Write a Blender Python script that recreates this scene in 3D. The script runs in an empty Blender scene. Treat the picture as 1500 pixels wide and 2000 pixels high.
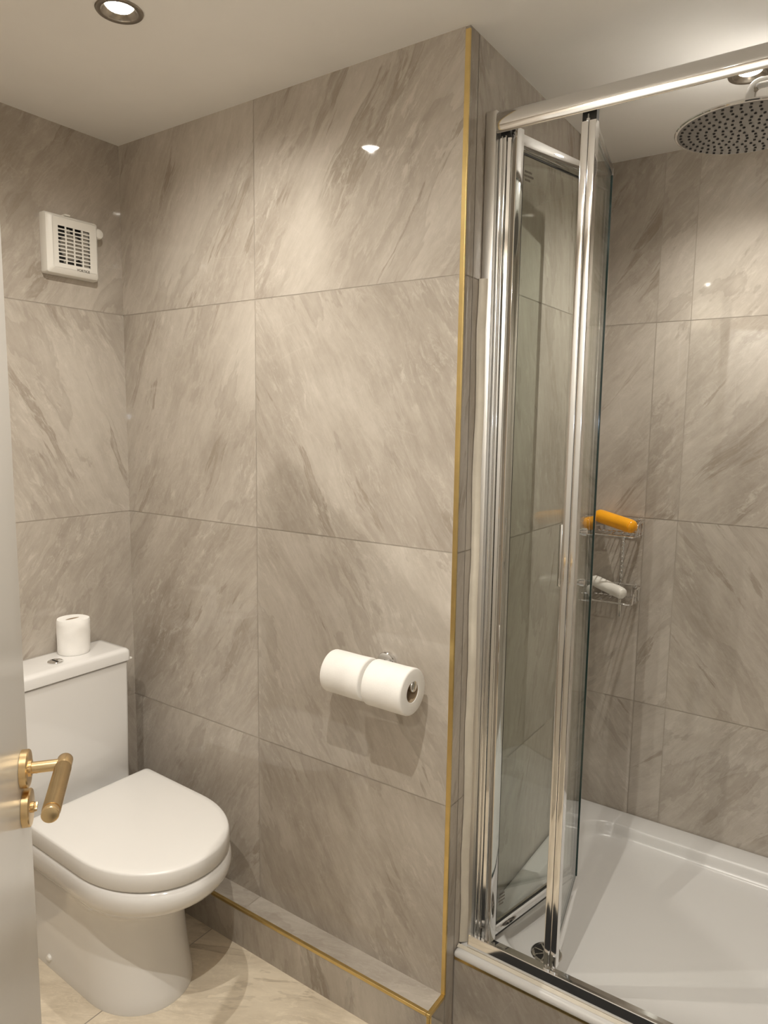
import bpy, bmesh, math, random
from mathutils import Vector, Matrix
random.seed(7)
PI = math.pi
S = bpy.context.scene
COL = S.collection

# ------------------------------------------------------------------ dimensions (metres)
H = 2.29          # ceiling
L = 1.175         # outer tiled corner beside the shower
D = 0.919         # shower back wall
AX = 2.06         # shower right wall
RX = 2.55         # room right wall
FY = -1.42        # room front wall (with the doorway)

# ------------------------------------------------------------------ camera
cam_d = bpy.data.cameras.new('camera')
cam = bpy.data.objects.new('camera', cam_d); COL.objects.link(cam)
cam_d.sensor_fit = 'VERTICAL'; cam_d.sensor_height = 36.0; cam_d.lens = 1380.19 / 2000 * 36
cam_d.clip_start = 0.02
yaw, pitch, roll = 0.605563, -0.124966, 0.013677
cy, sy, cp, sp, cr, sr = math.cos(yaw), math.sin(yaw), math.cos(pitch), math.sin(pitch), math.cos(roll), math.sin(roll)
fwd = Vector((-sy*cp, cy*cp, sp)); right = Vector((cy, sy, 0)); up = right.cross(fwd)
Rv = cr*right + sr*up; Uv = -sr*right + cr*up
cam.matrix_world = Matrix(((Rv.x, Uv.x, -fwd.x, 1.92183), (Rv.y, Uv.y, -fwd.y, -1.36342), (Rv.z, Uv.z, -fwd.z, 1.48511), (0, 0, 0, 1)))
S.camera = cam

# ------------------------------------------------------------------ world, exposure, lamp strengths
w = bpy.data.worlds.new('world'); S.world = w; w.use_nodes = True
w.node_tree.nodes['Background'].inputs[0].default_value = (0.9, 0.85, 0.75, 1)
w.node_tree.nodes['Background'].inputs[1].default_value = 0.02
S.view_settings.view_transform = 'Standard'; S.view_settings.look = 'None'
S.view_settings.exposure = 0.0; S.view_settings.gamma = 1.0; S.view_settings.use_curve_mapping = False
S.cycles.use_denoising = True
S.cycles.max_bounces = 10; S.cycles.diffuse_bounces = 6; S.cycles.glossy_bounces = 6
S.cycles.transparent_max_bounces = 16; S.cycles.sample_clamp_indirect = 6.0
S.cycles.caustics_reflective = True
LAMP_W = 36.3
LAMP_COL = (1.0, 0.945, 0.855)
FLASH_W = 1.2

# phone flash beside the lens, where the photograph was taken (bluish glints on tiles and chrome)
fl = bpy.data.lights.new('phone_flash', 'POINT'); fl.energy = FLASH_W; fl.color = (0.72, 0.85, 1.0); fl.shadow_soft_size = 0.004
flo = bpy.data.objects.new('phone_flash', fl); COL.objects.link(flo); flo.location = (1.915, -1.375, 1.505)

# ------------------------------------------------------------------ material helpers
class NT:
    def __init__(s, name):
        s.m = bpy.data.materials.new(name); s.m.use_nodes = True
        s.t = s.m.node_tree; s.b = s.t.nodes['Principled BSDF']; s.out = s.t.nodes['Material Output']
    def n(s, typ, **kw):
        o = s.t.nodes.new(typ)
        for k, v in kw.items(): setattr(o, k, v)
        return o
    def l(s, a, b): s.t.links.new(a, b)
    def setp(s, **kw):
        for k, v in kw.items():
            s.b.inputs[k.replace('_', ' ')].default_value = v
    def math(s, op, a, b=None, c=None, clamp=False):
        o = s.n('ShaderNodeMath', operation=op, use_clamp=clamp)
        for i, v in enumerate((a, b, c)):
            if v is None: continue
            if isinstance(v, (int, float)): o.inputs[i].default_value = v
            else: s.l(v, o.inputs[i])
        return o.outputs[0]
    def noise(s, vec, scale, detail=4, rough=0.55, dist=0.0):
        o = s.n('ShaderNodeTexNoise'); s.l(vec, o.inputs['Vector'])
        o.inputs['Scale'].default_value = scale; o.inputs['Detail'].default_value = detail
        o.inputs['Roughness'].default_value = rough; o.inputs['Distortion'].default_value = dist
        return o.outputs['Fac']
    def mapping(s, vec, scale=(1, 1, 1), loc=(0, 0, 0)):
        o = s.n('ShaderNodeMapping'); s.l(vec, o.inputs[0])
        o.inputs['Scale'].default_value = scale; o.inputs['Location'].default_value = loc
        return o.outputs[0]
    def ramp(s, fac, pts, interp='LINEAR'):
        o = s.n('ShaderNodeValToRGB'); s.l(fac, o.inputs[0]); r = o.color_ramp; r.interpolation = interp
        while len(r.elements) < len(pts): r.elements.new(0.5)
        for e, (p, c) in zip(r.elements, pts):
            e.position = p; e.color = (*c, 1) if not isinstance(c, (int, float)) else (c, c, c, 1)
        return o.outputs[0]
    def mixc(s, fac, a, b, mode='MIX'):
        o = s.n('ShaderNodeMix', data_type='RGBA', blend_type=mode)
        for i, v in ((0, fac), (6, a), (7, b)):
            if isinstance(v, (int, float)): o.inputs[i].default_value = v
            elif isinstance(v, tuple): o.inputs[i].default_value = (*v, 1)
            else: s.l(v, o.inputs[i])
        return o.outputs[2]
    def bump(s, h, strength=0.1, dist=0.01):
        o = s.n('ShaderNodeBump'); s.l(h, o.inputs['Height'])
        o.inputs['Strength'].default_value = strength; o.inputs['Distance'].default_value = dist
        s.l(o.outputs[0], s.b.inputs['Normal'])

def simple(name, col, rough=0.4, metal=0.0, var=0.04, nscale=12, bump=0.0, coat=0.0, bscale=None):
    t = NT(name)
    tc = t.n('ShaderNodeTexCoord').outputs['Object']
    f = t.noise(tc, nscale, 3)
    c = t.ramp(f, [(0.3, tuple(max(0, v*(1-var)) for v in col)), (0.7, tuple(min(1, v*(1+var)) for v in col))])
    t.l(c, t.b.inputs['Base Color'])
    t.setp(Roughness=rough, Metallic=metal)
    if coat: t.setp(Coat_Weight=coat, Coat_Roughness=0.05)
    if bump: t.bump(t.noise(tc, bscale or nscale*6, 3), bump, 0.002)
    return t.m

def tile_material(name, tint=(1, 1, 1), rough=0.035):
    t = NT(name)
    uv = t.n('ShaderNodeUVMap', uv_map='stone').outputs[0]
    rn = t.n('ShaderNodeUVMap', uv_map='rnd').outputs[0]
    sx = t.n('ShaderNodeSeparateXYZ'); t.l(rn, sx.inputs[0]); rnd = sx.outputs[0]
    # gentle warping of the grain
    wn = t.n('ShaderNodeTexNoise'); t.l(uv, wn.inputs['Vector']); wn.inputs['Scale'].default_value = 3.0; wn.inputs['Detail'].default_value = 3
    wsub = t.n('ShaderNodeVectorMath', operation='SUBTRACT'); t.l(wn.outputs['Color'], wsub.inputs[0]); wsub.inputs[1].default_value = (0.5, 0.5, 0.5)
    wsc = t.n('ShaderNodeVectorMath', operation='SCALE'); t.l(wsub.outputs[0], wsc.inputs[0]); wsc.inputs['Scale'].default_value = 0.075
    wad = t.n('ShaderNodeVectorMath', operation='ADD'); t.l(uv, wad.inputs[0]); t.l(wsc.outputs[0], wad.inputs[1]); wv = wad.outputs[0]
    band = t.noise(t.mapping(wv, (1.4, 5.5, 1)), 1.0, 8, 0.66)
    grain = t.noise(t.mapping(wv, (9, 44, 1)), 1.0, 9, 0.72)
    patch = t.noise(t.mapping(uv, (2.6, 3.4, 1), (5, 3, 0)), 1.0, 4, 0.55, 0.4)
    fine = t.noise(uv, 55, 6, 0.7)
    tot = t.math('MULTIPLY', band, 0.42)
    tot = t.math('MULTIPLY_ADD', grain, 0.25, tot)
    tot = t.math('MULTIPLY_ADD', patch, 0.30, tot)
    tot = t.math('MULTIPLY_ADD', fine, 0.08, tot)
    tot = t.math('MULTIPLY_ADD', t.math('SUBTRACT', rnd, 0.5), 0.07, tot)
    base = t.ramp(tot, [(0.34, (0.275, 0.235, 0.195)), (0.46, (0.385, 0.342, 0.292)), (0.56, (0.47, 0.425, 0.37)), (0.70, (0.57, 0.525, 0.465))])
    # torn, darker slivers running along the grain
    sl = t.noise(t.mapping(wv, (2.0, 12.5, 1), (9, 4, 0)), 1.0, 6, 0.62, 0.6)
    slm = t.ramp(sl, [(0.590, 0.0), (0.615, 1.0), (0.67, 0.5), (0.76, 0.0)])
    gate = t.ramp(t.noise(uv, 3.2, 2), [(0.44, 0.0), (0.56, 1.0)])
    slf = t.math('MULTIPLY', t.math('MULTIPLY', slm, gate), 0.62)
    c1 = t.mixc(slf, base, (0.255, 0.212, 0.165))
    # pale threads along the grain and a fine crackle across it
    rid = t.math('ABSOLUTE', t.math('SUBTRACT', t.noise(t.mapping(wv, (3.5, 15, 1), (2, 8, 0)), 1.0, 7, 0.66, 0.8), 0.5))
    thr = t.math('MULTIPLY', t.ramp(rid, [(0.0, 1.0), (0.016, 0.0)]), 0.16)
    c2 = t.mixc(thr, c1, (0.66, 0.61, 0.55))
    vo = t.n('ShaderNodeTexVoronoi', feature='DISTANCE_TO_EDGE'); t.l(wv, vo.inputs['Vector']); vo.inputs['Scale'].default_value = 11
    cg = t.ramp(t.noise(uv, 4.5, 2), [(0.52, 0.0), (0.66, 1.0)])
    cf = t.math('MULTIPLY', t.math('MULTIPLY', t.ramp(vo.outputs['Distance'], [(0.0, 1.0), (0.03, 0.0)]), cg), 0.14)
    c3 = t.mixc(cf, c2, (0.63, 0.58, 0.52))
    pd = t.ramp(t.noise(t.mapping(wv, (2.4, 6.5, 1), (13, 6, 0)), 1.0, 5, 0.6, 0.3), [(0.565, 0.0), (0.578, 1.0), (0.66, 0.35), (0.74, 0.0)])
    c3 = t.mixc(t.math('MULTIPLY', pd, 0.30), c3, (0.27, 0.23, 0.19))
    # rough pale flecks torn along the grain, in patches
    fl1 = t.noise(t.mapping(wv, (16, 52, 1), (3, 1, 0)), 1.0, 8, 0.75, 0.5)
    fg = t.ramp(t.noise(uv, 3.6, 3, 0.6), [(0.46, 0.0), (0.62, 1.0)])
    ff = t.math('MULTIPLY', t.math('MULTIPLY', t.ramp(fl1, [(0.52, 0.0), (0.62, 1.0)]), fg), 0.42)
    c3 = t.mixc(ff, c3, (0.66, 0.615, 0.55))
    c4 = t.mixc(1.0, c3, tint, 'MULTIPLY')
    t.l(c4, t.b.inputs['Base Color'])
    t.setp(Roughness=rough, IOR=1.5)
    rr = t.math('MULTIPLY_ADD', fine, 0.03, rough-0.015)
    t.l(rr, t.b.inputs['Roughness'])
    return t.m

def glass_material():
    t = NT('clear_glass')
    tr = t.n('ShaderNodeBsdfTransparent'); tr.inputs[0].default_value = (0.955, 0.975, 0.96, 1)
    gl = t.n('ShaderNodeBsdfGlossy'); gl.inputs['Roughness'].default_value = 0.005; gl.inputs['Color'].default_value = (1, 1, 1, 1)
    fr = t.n('ShaderNodeFresnel'); geo = t.n('ShaderNodeNewGeometry')
    ior = t.math('MULTIPLY_ADD', geo.outputs['Backfacing'], 1/1.45-1.45, 1.45); t.l(ior, fr.inputs['IOR'])
    tc = t.n('ShaderNodeTexCoord').outputs['Object']
    haze = t.math('MULTIPLY', t.noise(t.mapping(tc, (30, 30, 2)), 1.0, 3), 0.012)
    f = t.math('ADD', fr.outputs[0], haze, clamp=True)
    mx = t.n('ShaderNodeMixShader'); t.l(f, mx.inputs[0]); t.l(tr.outputs[0], mx.inputs[1]); t.l(gl.outputs[0], mx.inputs[2])
    t.l(mx.outputs[0], t.out.inputs[0])
    return t.m

def emit_material(name, col, strength):
    t = NT(name)
    t.setp(Base_Color=(0.9, 0.9, 0.9, 1), Emission_Color=(*col, 1), Emission_Strength=strength)
    return t.m

M = {}
M['tile'] = tile_material('stone_tile')
M['floor_tile'] = tile_material('floor_stone_tile', (1.62, 1.58, 1.44), 0.06)
M['grout'] = simple('grout', (0.36, 0.32, 0.27), 0.8, var=0.1, nscale=40)
M['ceiling'] = simple('ceiling_paint', (0.86, 0.845, 0.815), 0.75, var=0.015, nscale=6, bump=0.05, bscale=220)
M['paint'] = simple('wall_paint', (0.62, 0.59, 0.54), 0.7, var=0.02)
M['door'] = simple('white_gloss_paint', (0.86, 0.845, 0.81), 0.22, var=0.015, nscale=5, bump=0.03, bscale=60)
M['ceramic'] = simple('white_ceramic', (0.76, 0.75, 0.735), 0.09, var=0.008, nscale=3, coat=0.4)
M['seat'] = simple('white_seat_plastic', (0.74, 0.725, 0.70), 0.30, var=0.006, nscale=3)
M['tray'] = simple('white_acrylic', (0.65, 0.64, 0.625), 0.27, var=0.01, nscale=3)
M['paper'] = simple('tissue_paper', (0.90, 0.885, 0.855), 0.95, var=0.02, nscale=30, bump=0.12, bscale=260)
M['card'] = simple('cardboard', (0.46, 0.35, 0.23), 0.9, var=0.08)
M['chrome'] = simple('chrome', (0.82, 0.82, 0.82), 0.075, 1.0, var=0.01)
M['chrome_soft'] = simple('satin_chrome', (0.74, 0.74, 0.73), 0.16, 1.0, var=0.02)
M['jamb'] = simple('polished_silver', (0.84, 0.83, 0.81), 0.38, 1.0, var=0.02)
M['head_face'] = simple('brushed_steel', (0.22, 0.215, 0.21), 0.36, 1.0, var=0.04, nscale=60)
M['brass'] = simple('brushed_brass', (0.82, 0.62, 0.35), 0.27, 1.0, var=0.05, nscale=40)
M['gold_trim'] = simple('gold_anodised', (0.74, 0.56, 0.24), 0.33, 1.0, var=0.08, nscale=20)
M['black'] = simple('black_rubber', (0.018, 0.017, 0.016), 0.5)
M['dark_ring'] = simple('brushed_nickel', (0.30, 0.27, 0.23), 0.25, 1.0, var=0.06, nscale=30)
M['plastic'] = simple('white_plastic', (0.80, 0.78, 0.73), 0.33, var=0.01)
M['grey_plastic'] = simple('grey_plastic', (0.46, 0.44, 0.40), 0.45, var=0.03)
M['hole'] = simple('dark_cavity', (0.02, 0.018, 0.015), 0.9)
M['ink'] = simple('grey_ink', (0.12, 0.11, 0.095), 0.6)
M['etch'] = simple('etched_glass_mark', (0.16, 0.14, 0.12), 0.8)
M['orange'] = simple('orange_plastic', (0.95, 0.42, 0.012), 0.28, var=0.03)
M['bottle_white'] = simple('cream_plastic', (0.78, 0.76, 0.70), 0.3, var=0.02)
M['sealant'] = simple('cream_sealant', (0.60, 0.55, 0.46), 0.45, var=0.05, nscale=30, bump=0.2, bscale=50)
M['glass'] = glass_material()
M['glass_edge'] = simple('glass_edge', (0.02, 0.045, 0.042), 0.1)
M['mat'] = simple('black_mat', (0.012, 0.012, 0.012), 0.9)
M['hall_floor'] = simple('dark_carpet', (0.05, 0.045, 0.04), 0.95, var=0.2, nscale=80)
M['hall_paint'] = simple('hall_paint', (0.74, 0.72, 0.68), 0.8)
M['bulb'] = emit_material('lamp_glow', (1.0, 0.90, 0.76), 70.0)

# ------------------------------------------------------------------ geometry helpers
def finish(bm, name, mats, parent=None, smooth=35, loc=None):
    me = bpy.data.meshes.new(name)
    bmesh.ops.recalc_face_normals(bm, faces=bm.faces)
    bm.to_mesh(me); bm.free()
    if not isinstance(mats, (list, tuple)): mats = [mats]
    for m in mats: me.materials.append(m)
    if smooth:
        me.shade_smooth(); me.set_sharp_from_angle(angle=math.radians(smooth))
    o = bpy.data.objects.new(name, me); COL.objects.link(o)
    if parent is not None:
        o.parent = parent
        pl = parent.matrix_world_cached if hasattr(parent, 'matrix_world_cached') else None
    return o

ORIG = {}
def thing(name, label, cat, loc=(0, 0, 0), group=None):
    o = bpy.data.objects.new(name, None); COL.objects.link(o); o.location = loc; o.empty_display_size = 0.05
    o['label'] = label; o['category'] = cat
    if group: o['group'] = group
    ORIG[o.name] = Vector(loc)
    return o
def root_of(o):
    while o.parent: o = o.parent
    return o
def part(bm, name, mats, parent, smooth=35, label=None):
    """bm is in world coordinates; the part is stored relative to its thing's base"""
    off = ORIG.get(root_of(parent).name, Vector((0, 0, 0)))
    bmesh.ops.translate(bm, verts=bm.verts, vec=-off)
    o = finish(bm, name, mats, parent, smooth)
    if label: o['label'] = label
    return o
def struct(bm, name, mats, smooth=0, parent=None):
    o = finish(bm, name, mats, parent, smooth)
    if parent is None: o['kind'] = 'structure'
    return o

def box(bm, x0, x1, y0, y1, z0, z1, bev=0.0, seg=2, mi=0):
    vs = [bm.verts.new((x, y, z)) for x in (x0, x1) for y in (y0, y1) for z in (z0, z1)]
    idx = ((0, 1, 3, 2), (4, 6, 7, 5), (0, 4, 5, 1), (2, 3, 7, 6), (0, 2, 6, 4), (1, 5, 7, 3))
    fs = [bm.faces.new([vs[i] for i in q]) for q in idx]
    for f in fs: f.material_index = mi
    if bev:
        es = list({e for f in fs for e in f.edges})
        r = bmesh.ops.bevel(bm, geom=es, offset=bev, segments=seg, affect='EDGES', profile=0.5)
        for f in r['faces']: f.material_index = mi
    return vs
def obox(bm, p, ax, ay, az, sx, sy, sz, bev=0.0, mi=0):
    """box centred at p with half sizes along given unit axes"""
    t = bmesh.new(); box(t, -sx, sx, -sy, sy, -sz, sz, bev)
    mat = Matrix(((ax[0], ay[0], az[0], p[0]), (ax[1], ay[1], az[1], p[1]), (ax[2], ay[2], az[2], p[2]), (0, 0, 0, 1)))
    merge(bm, t, mat, mi)
def merge(bm, t, mat=None, mi=None):
    t.verts.index_update()
    vs = [bm.verts.new(mat @ v.co if mat else v.co) for v in t.verts]
    for f in t.faces:
        try:
            nf = bm.faces.new([vs[v.index] for v in f.verts]); nf.material_index = f.material_index if mi is None else mi
        except ValueError: pass
    t.free()
def loft(bm, loops, cap0=True, cap1=True, mi=0):
    rows = [[bm.verts.new(p) for p in lp] for lp in loops]
    n = len(rows[0])
    for a, b in zip(rows, rows[1:]):
        for i in range(n):
            f = bm.faces.new((a[i], a[(i+1) % n], b[(i+1) % n], b[i])); f.material_index = mi
    if cap0: bm.faces.new(rows[0][::-1]).material_index = mi
    if cap1: bm.faces.new(rows[-1]).material_index = mi
    return rows
def frame_of(d):
    d = Vector(d).normalized()
    a = Vector((0, 0, 1)) if abs(d.z) < 0.9 else Vector((1, 0, 0))
    u = d.cross(a).normalized(); v = d.cross(u).normalized()
    return d, u, v
def lathe(bm, p, d, prof, n=40, cap0=True, cap1=True, mi=0):
    """profile of (distance along d, radius)"""
    d, u, v = frame_of(d); p = Vector(p)
    loops = [[p + d*h + (u*math.cos(2*PI*i/n) + v*math.sin(2*PI*i/n))*r for i in range(n)] for h, r in prof]
    return loft(bm, loops, cap0, cap1, mi)
def cyl(bm, a, b, r, n=20, mi=0, bev=0.0):
    a, b = Vector(a), Vector(b); ln = (b-a).length
    pr = [(0, r), (ln, r)] if not bev else [(0, r-bev), (bev*0.3, r-bev*0.3), (bev, r), (ln-bev, r), (ln-bev*0.3, r-bev*0.3), (ln, r-bev)]
    lathe(bm, a, b-a, pr, n, mi=mi)
def tube(bm, pts, r, n=10, closed=False, mi=0):
    pts = [Vector(p) for p in pts]; m = len(pts)
    tang = []
    for i in range(m):
        if closed: t = pts[(i+1) % m] - pts[i-1]
        else: t = pts[min(i+1, m-1)] - pts[max(i-1, 0)]
        tang.append(t.normalized())
    d, u, v = frame_of(tang[0])
    rows = []
    for i in range(m):
        t = tang[i]; u = (u - t*u.dot(t)).normalized(); v = t.cross(u)
        rows.append([bm.verts.new(pts[i] + (u*math.cos(2*PI*k/n) + v*math.sin(2*PI*k/n))*r) for k in range(n)])
    rng = range(m) if closed else range(m-1)
    for i in rng:
        a, b = rows[i], rows[(i+1) % m]
        for k in range(n):
            bm.faces.new((a[k], a[(k+1) % n], b[(k+1) % n], b[k])).material_index = mi
    if not closed:
        bm.faces.new(rows[0][::-1]).material_index = mi; bm.faces.new(rows[-1]).material_index = mi
def fillet(pts, r, seg=6, closed=False):
    pts = [Vector(p) for p in pts]; out = []; m = len(pts)
    for i in range(m):
        if not closed and i in (0, m-1): out.append(pts[i]); continue
        a, b, c = pts[i-1], pts[i], pts[(i+1) % m]
        u = (a-b); v = (c-b); k = min(r, u.length*0.45, v.length*0.45)
        p, q = b + u.normalized()*k, b + v.normalized()*k
        for s in range(seg+1):
            t = s/seg; out.append((1-t)**2*p + 2*t*(1-t)*b + t*t*q)
    return out
def extrude_profile_x(bm, prof, x0, x1, mi=0, caps=True):
    """prof: (y,z) polygon"""
    loft(bm, [[(x, y, z) for y, z in prof] for x in (x0, x1)], caps, caps, mi)

# tiled surface: each tile is its own quad with its own stone orientation; a grout bed lies just behind
def tiled(bm, org, u, v, ub, vb, angles=None, gap=0.0013, thick=0.05, bed=True):
    org, u, v = Vector(org), Vector(u), Vector(v); nrm = u.cross(v)
    st = bm.loops.layers.uv.get('stone') or bm.loops.layers.uv.new('stone')
    rn = bm.loops.layers.uv.get('rnd') or bm.loops.layers.uv.new('rnd')
    for i in range(len(ub)-1):
        for j in range(len(vb)-1):
            u0, u1, v0, v1 = ub[i]+gap, ub[i+1]-gap, vb[j]+gap, vb[j+1]-gap
            if i == 0: u0 = ub[i]
            if i == len(ub)-2: u1 = ub[i+1]
            if j == 0: v0 = vb[j]
            if j == len(vb)-2: v1 = vb[j+1]
            a = angles(i, j) if angles else random.choice((62, 118, 60, 120)) + random.uniform(-8, 8)
            a = math.radians(a); ca, sa = math.cos(a), math.sin(a)
            ox, oy, r1 = random.uniform(-40, 40), random.uniform(-40, 40), random.random()
            q = [(u0, v0), (u1, v0), (u1, v1), (u0, v1)]
            f = bm.faces.new([bm.verts.new(org + u*x + v*y) for x, y in q]); f.material_index = 0
            for lp, (x, y) in zip(f.loops, q):
                lp[st].uv = (x*ca + y*sa + ox, -x*sa + y*ca + oy); lp[rn].uv = (r1, random.random())
    if bed:
        t = bmesh.new(); box(t, ub[0], ub[-1], vb[0], vb[-1], -thick, -0.0006)
        mat = Matrix(((u.x, v.x, nrm.x, org.x), (u.y, v.y, nrm.y, org.y), (u.z, v.z, nrm.z, org.z), (0, 0, 0, 1)))
        merge(bm, t, mat, 1)
TM = [M['tile'], M['grout']]
ROWS = [0, 0.6, 1.2, 1.8, H]

# ------------------------------------------------------------------ setting
def main_angle(i, j):
    return {(0, 0): 60, (0, 1): 57, (0, 2): 61, (0, 3): 64, (1, 0): 122, (1, 1): 124, (1, 2): 121, (1, 3): 58}[(i, j)] + random.uniform(-3, 3)
bm = bmesh.new(); tiled(bm, (0, 0, 0), (1, 0, 0), (0, 0, 1), [0, 0.560, L-0.0105], ROWS, main_angle, thick=0.03)
struct(bm, 'wall_back', TM)
bm = bmesh.new(); tiled(bm, (0, FY, 0), (0, 1, 0), (0, 0, 1), [0, -FY-1.2+0.0, -FY-0.6, -FY], ROWS, lambda i, j: random.choice((118, 124, 55)), thick=0.06)
struct(bm, 'wall_left', TM)
bm = bmesh.new(); tiled(bm, (L, 0, 0), (0, 1, 0), (0, 0, 1), [0.0015, 0.0390], ROWS, lambda i, j: 78, thick=0.03); tiled(bm, (L, 0, 0), (0, 1, 0), (0, 0, 1), [0.0415, 0.641, D], ROWS, lambda i, j: random.choice((75, 80, 104)), thick=0.03)
struct(bm, 'wall_shower_left', TM)
bm = bmesh.new(); tiled(bm, (L, D, 0), (1, 0, 0), (0, 0, 1), [0, 0.166, 0.264, 0.864, AX-L], ROWS, lambda i, j: random.choice((48, 55, 42, 128)), thick=0.06)
struct(bm, 'wall_shower_back', TM)
bm = bmesh.new(); tiled(bm, (AX, D, 0), (0, -1, 0), (0, 0, 1), [0, 0.6, D], ROWS, thick=0.05)
struct(bm, 'wall_shower_right', TM)
bm = bmesh.new(); tiled(bm, (AX, 0, 0), (1, 0, 0), (0, 0, 1), [0, RX-AX], ROWS, thick=0.03)
struct(bm, 'wall_right_pier', TM)
bm = bmesh.new(); tiled(bm, (RX, 0, 0), (0, -1, 0), (0, 0, 1), [0, 0.6, 1.2, -FY], ROWS, thick=0.06)
struct(bm, 'wall_right', TM)
DX0, DX1, DZ = 1.655, 2.47, 2.03
bm = bmesh.new()
tiled(bm, (DX0-0.06, FY, 0), (-1, 0, 0), (0, 0, 1), [0, 0.6, 1.2, DX0-0.06], ROWS, thick=0.09)
tiled(bm, (RX, FY, 0), (-1, 0, 0), (0, 0, 1), [0, RX-DX1-0.06], ROWS, thick=0.09)
tiled(bm, (DX1+0.06, FY, DZ+0.06), (-1, 0, 0), (0, 0, 1), [0, DX1-DX0+0.12], [0, H-DZ-0.06], thick=0.09)
struct(bm, 'wall_front', TM)
bm = bmesh.new()
box(bm, DX0-0.06, DX0-0.002, FY-0.10, FY+0.012, 0, DZ+0.06, 0.003); box(bm, DX1+0.002, DX1+0.06, FY-0.10, FY+0.012, 0, DZ+0.06, 0.003); box(bm, DX0-0.002, DX1+0.002, FY-0.10, FY+0.012, DZ+0.002, DZ+0.06, 0.003)
struct(bm, 'trim_1', M['door'])
# unseen hallway behind the doorway, added as fill for the light
bm = bmesh.new()
box(bm, 0.9, 0.94, -2.9, FY-0.09, 0, H); box(bm, 2.96, 3.0, -2.9, FY-0.09, 0, H); box(bm, 0.9, 3.0, -2.94, -2.9, 0, H)
struct(bm, 'wall_hall', M['hall_paint'])
bm = bmesh.new(); box(bm, 0.9, 3.0, -2.94, FY-0.005, -0.05, -0.001)
struct(bm, 'floor_hall', M['hall_floor'])
# bathroom floor
bm = bmesh.new()
tiled(bm, (0, FY, 0), (1, 0, 0), (0, 1, 0), [0, 0.43, 1.03, 1.63, 2.23, RX], [0, 0.22, 0.82, -FY+0.04], lambda i, j: random.choice((28, 62, 118, 150)), thick=0.05)
struct(bm, 'floor', [M['floor_tile'], M['grout']])

# ceiling with round cut-outs for the recessed lamps
LAMPS = [(0.617, -0.425), (1.613, 0.532), (1.47, -1.0), (1.06, -1.24), (2.05, -2.15)]
RC = 0.036
bm = bmesh.new()
x0, x1, y0, y1 = -0.06, 3.0, -2.94, 1.0
rect = [bm.verts.new((x, y, H)) for x, y in ((x0, y0), (x1, y0), (x1, y1), (x0, y1))]
es = [bm.edges.new((rect[i], rect[(i+1) % 4])) for i in range(4)]
for (lx, ly) in LAMPS:
    ring = [bm.verts.new((lx+RC*math.cos(2*PI*i/48), ly+RC*math.sin(2*PI*i/48), H)) for i in range(48)]
    es += [bm.edges.new((ring[i], ring[(i+1) % 48])) for i in range(48)]
bmesh.ops.triangle_fill(bm, use_beauty=True, use_dissolve=False, edges=es)
box(bm, x0, x1, y0, y1, H+0.12, H+0.16)
for (a, b, c, d) in ((x0, x0+0.02, y0, y1), (x1-0.02, x1, y0, y1), (x0, x1, y0, y0+0.02), (x0, x1, y1-0.02, y1)):
    box(bm, a, b, c, d, H+0.0005, H+0.12)
struct(bm, 'ceiling', M['ceiling'])

# tiled boxing along the back wall (pipe ledge)
LY, LZ = -0.070, 0.117
bm = bmesh.new()
tiled(bm, (0, LY, 0), (1, 0, 0), (0, 0, 1), [0, 0.56, L-0.008], [0, LZ-0.007], lambda i, j: 100, thick=0.03)
tiled(bm, (0, LY+0.008, LZ), (1, 0, 0), (0, 1, 0), [0, 0.56, L-0.008], [0, -LY-0.008], lambda i, j: 20, thick=0.03)
tiled(bm, (L, LY, 0), (0, 1, 0), (0, 0, 1), [0.008, -LY], [0, LZ-0.007], lambda i, j: 80, thick=0.03)
struct(bm, 'baseboard_back', TM)
# gold edge trims
bm = bmesh.new(); box(bm, L-0.0100, L+0.0012, -0.0016, 0.0035, LZ+0.0012, H-0.006, 0.0008); struct(bm, 'trim_2', M['gold_trim'])
bm = bmesh.new(); box(bm, 0.001, L-0.009, LY-0.0012, LY+0.0080, LZ-0.0075, LZ+0.0014, 0.0008); struct(bm, 'trim_3', M['gold_trim'])
bm = bmesh.new(); box(bm, L-0.0085, L+0.0012, LY-0.0014, -0.0018, LZ-0.0075, LZ+0.0018, 0.0008); struct(bm, 'trim_4', M['gold_trim'])
bm = bmesh.new(); box(bm, L-0.0080, L+0.0012, LY-0.0014, LY+0.0080, 0.0, LZ-0.0080, 0.0008); struct(bm, 'trim_5', M['gold_trim'])
# riser below the tray and its gold trim
RY, TZ = 0.043, 0.216
bm = bmesh.new(); tiled(bm, (L+0.001, RY, 0), (1, 0, 0), (0, 0, 1), [0, 0.6, AX-L-0.002], [0, 0.187], lambda i, j: 115, thick=0.02)
struct(bm, 'wall_riser', TM)
bm = bmesh.new(); box(bm, L+0.001, AX-0.002, RY-0.0025, RY+0.008, 0.1875, 0.1985, 0.001); struct(bm, 'trim_6', M['gold_trim'])

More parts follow.
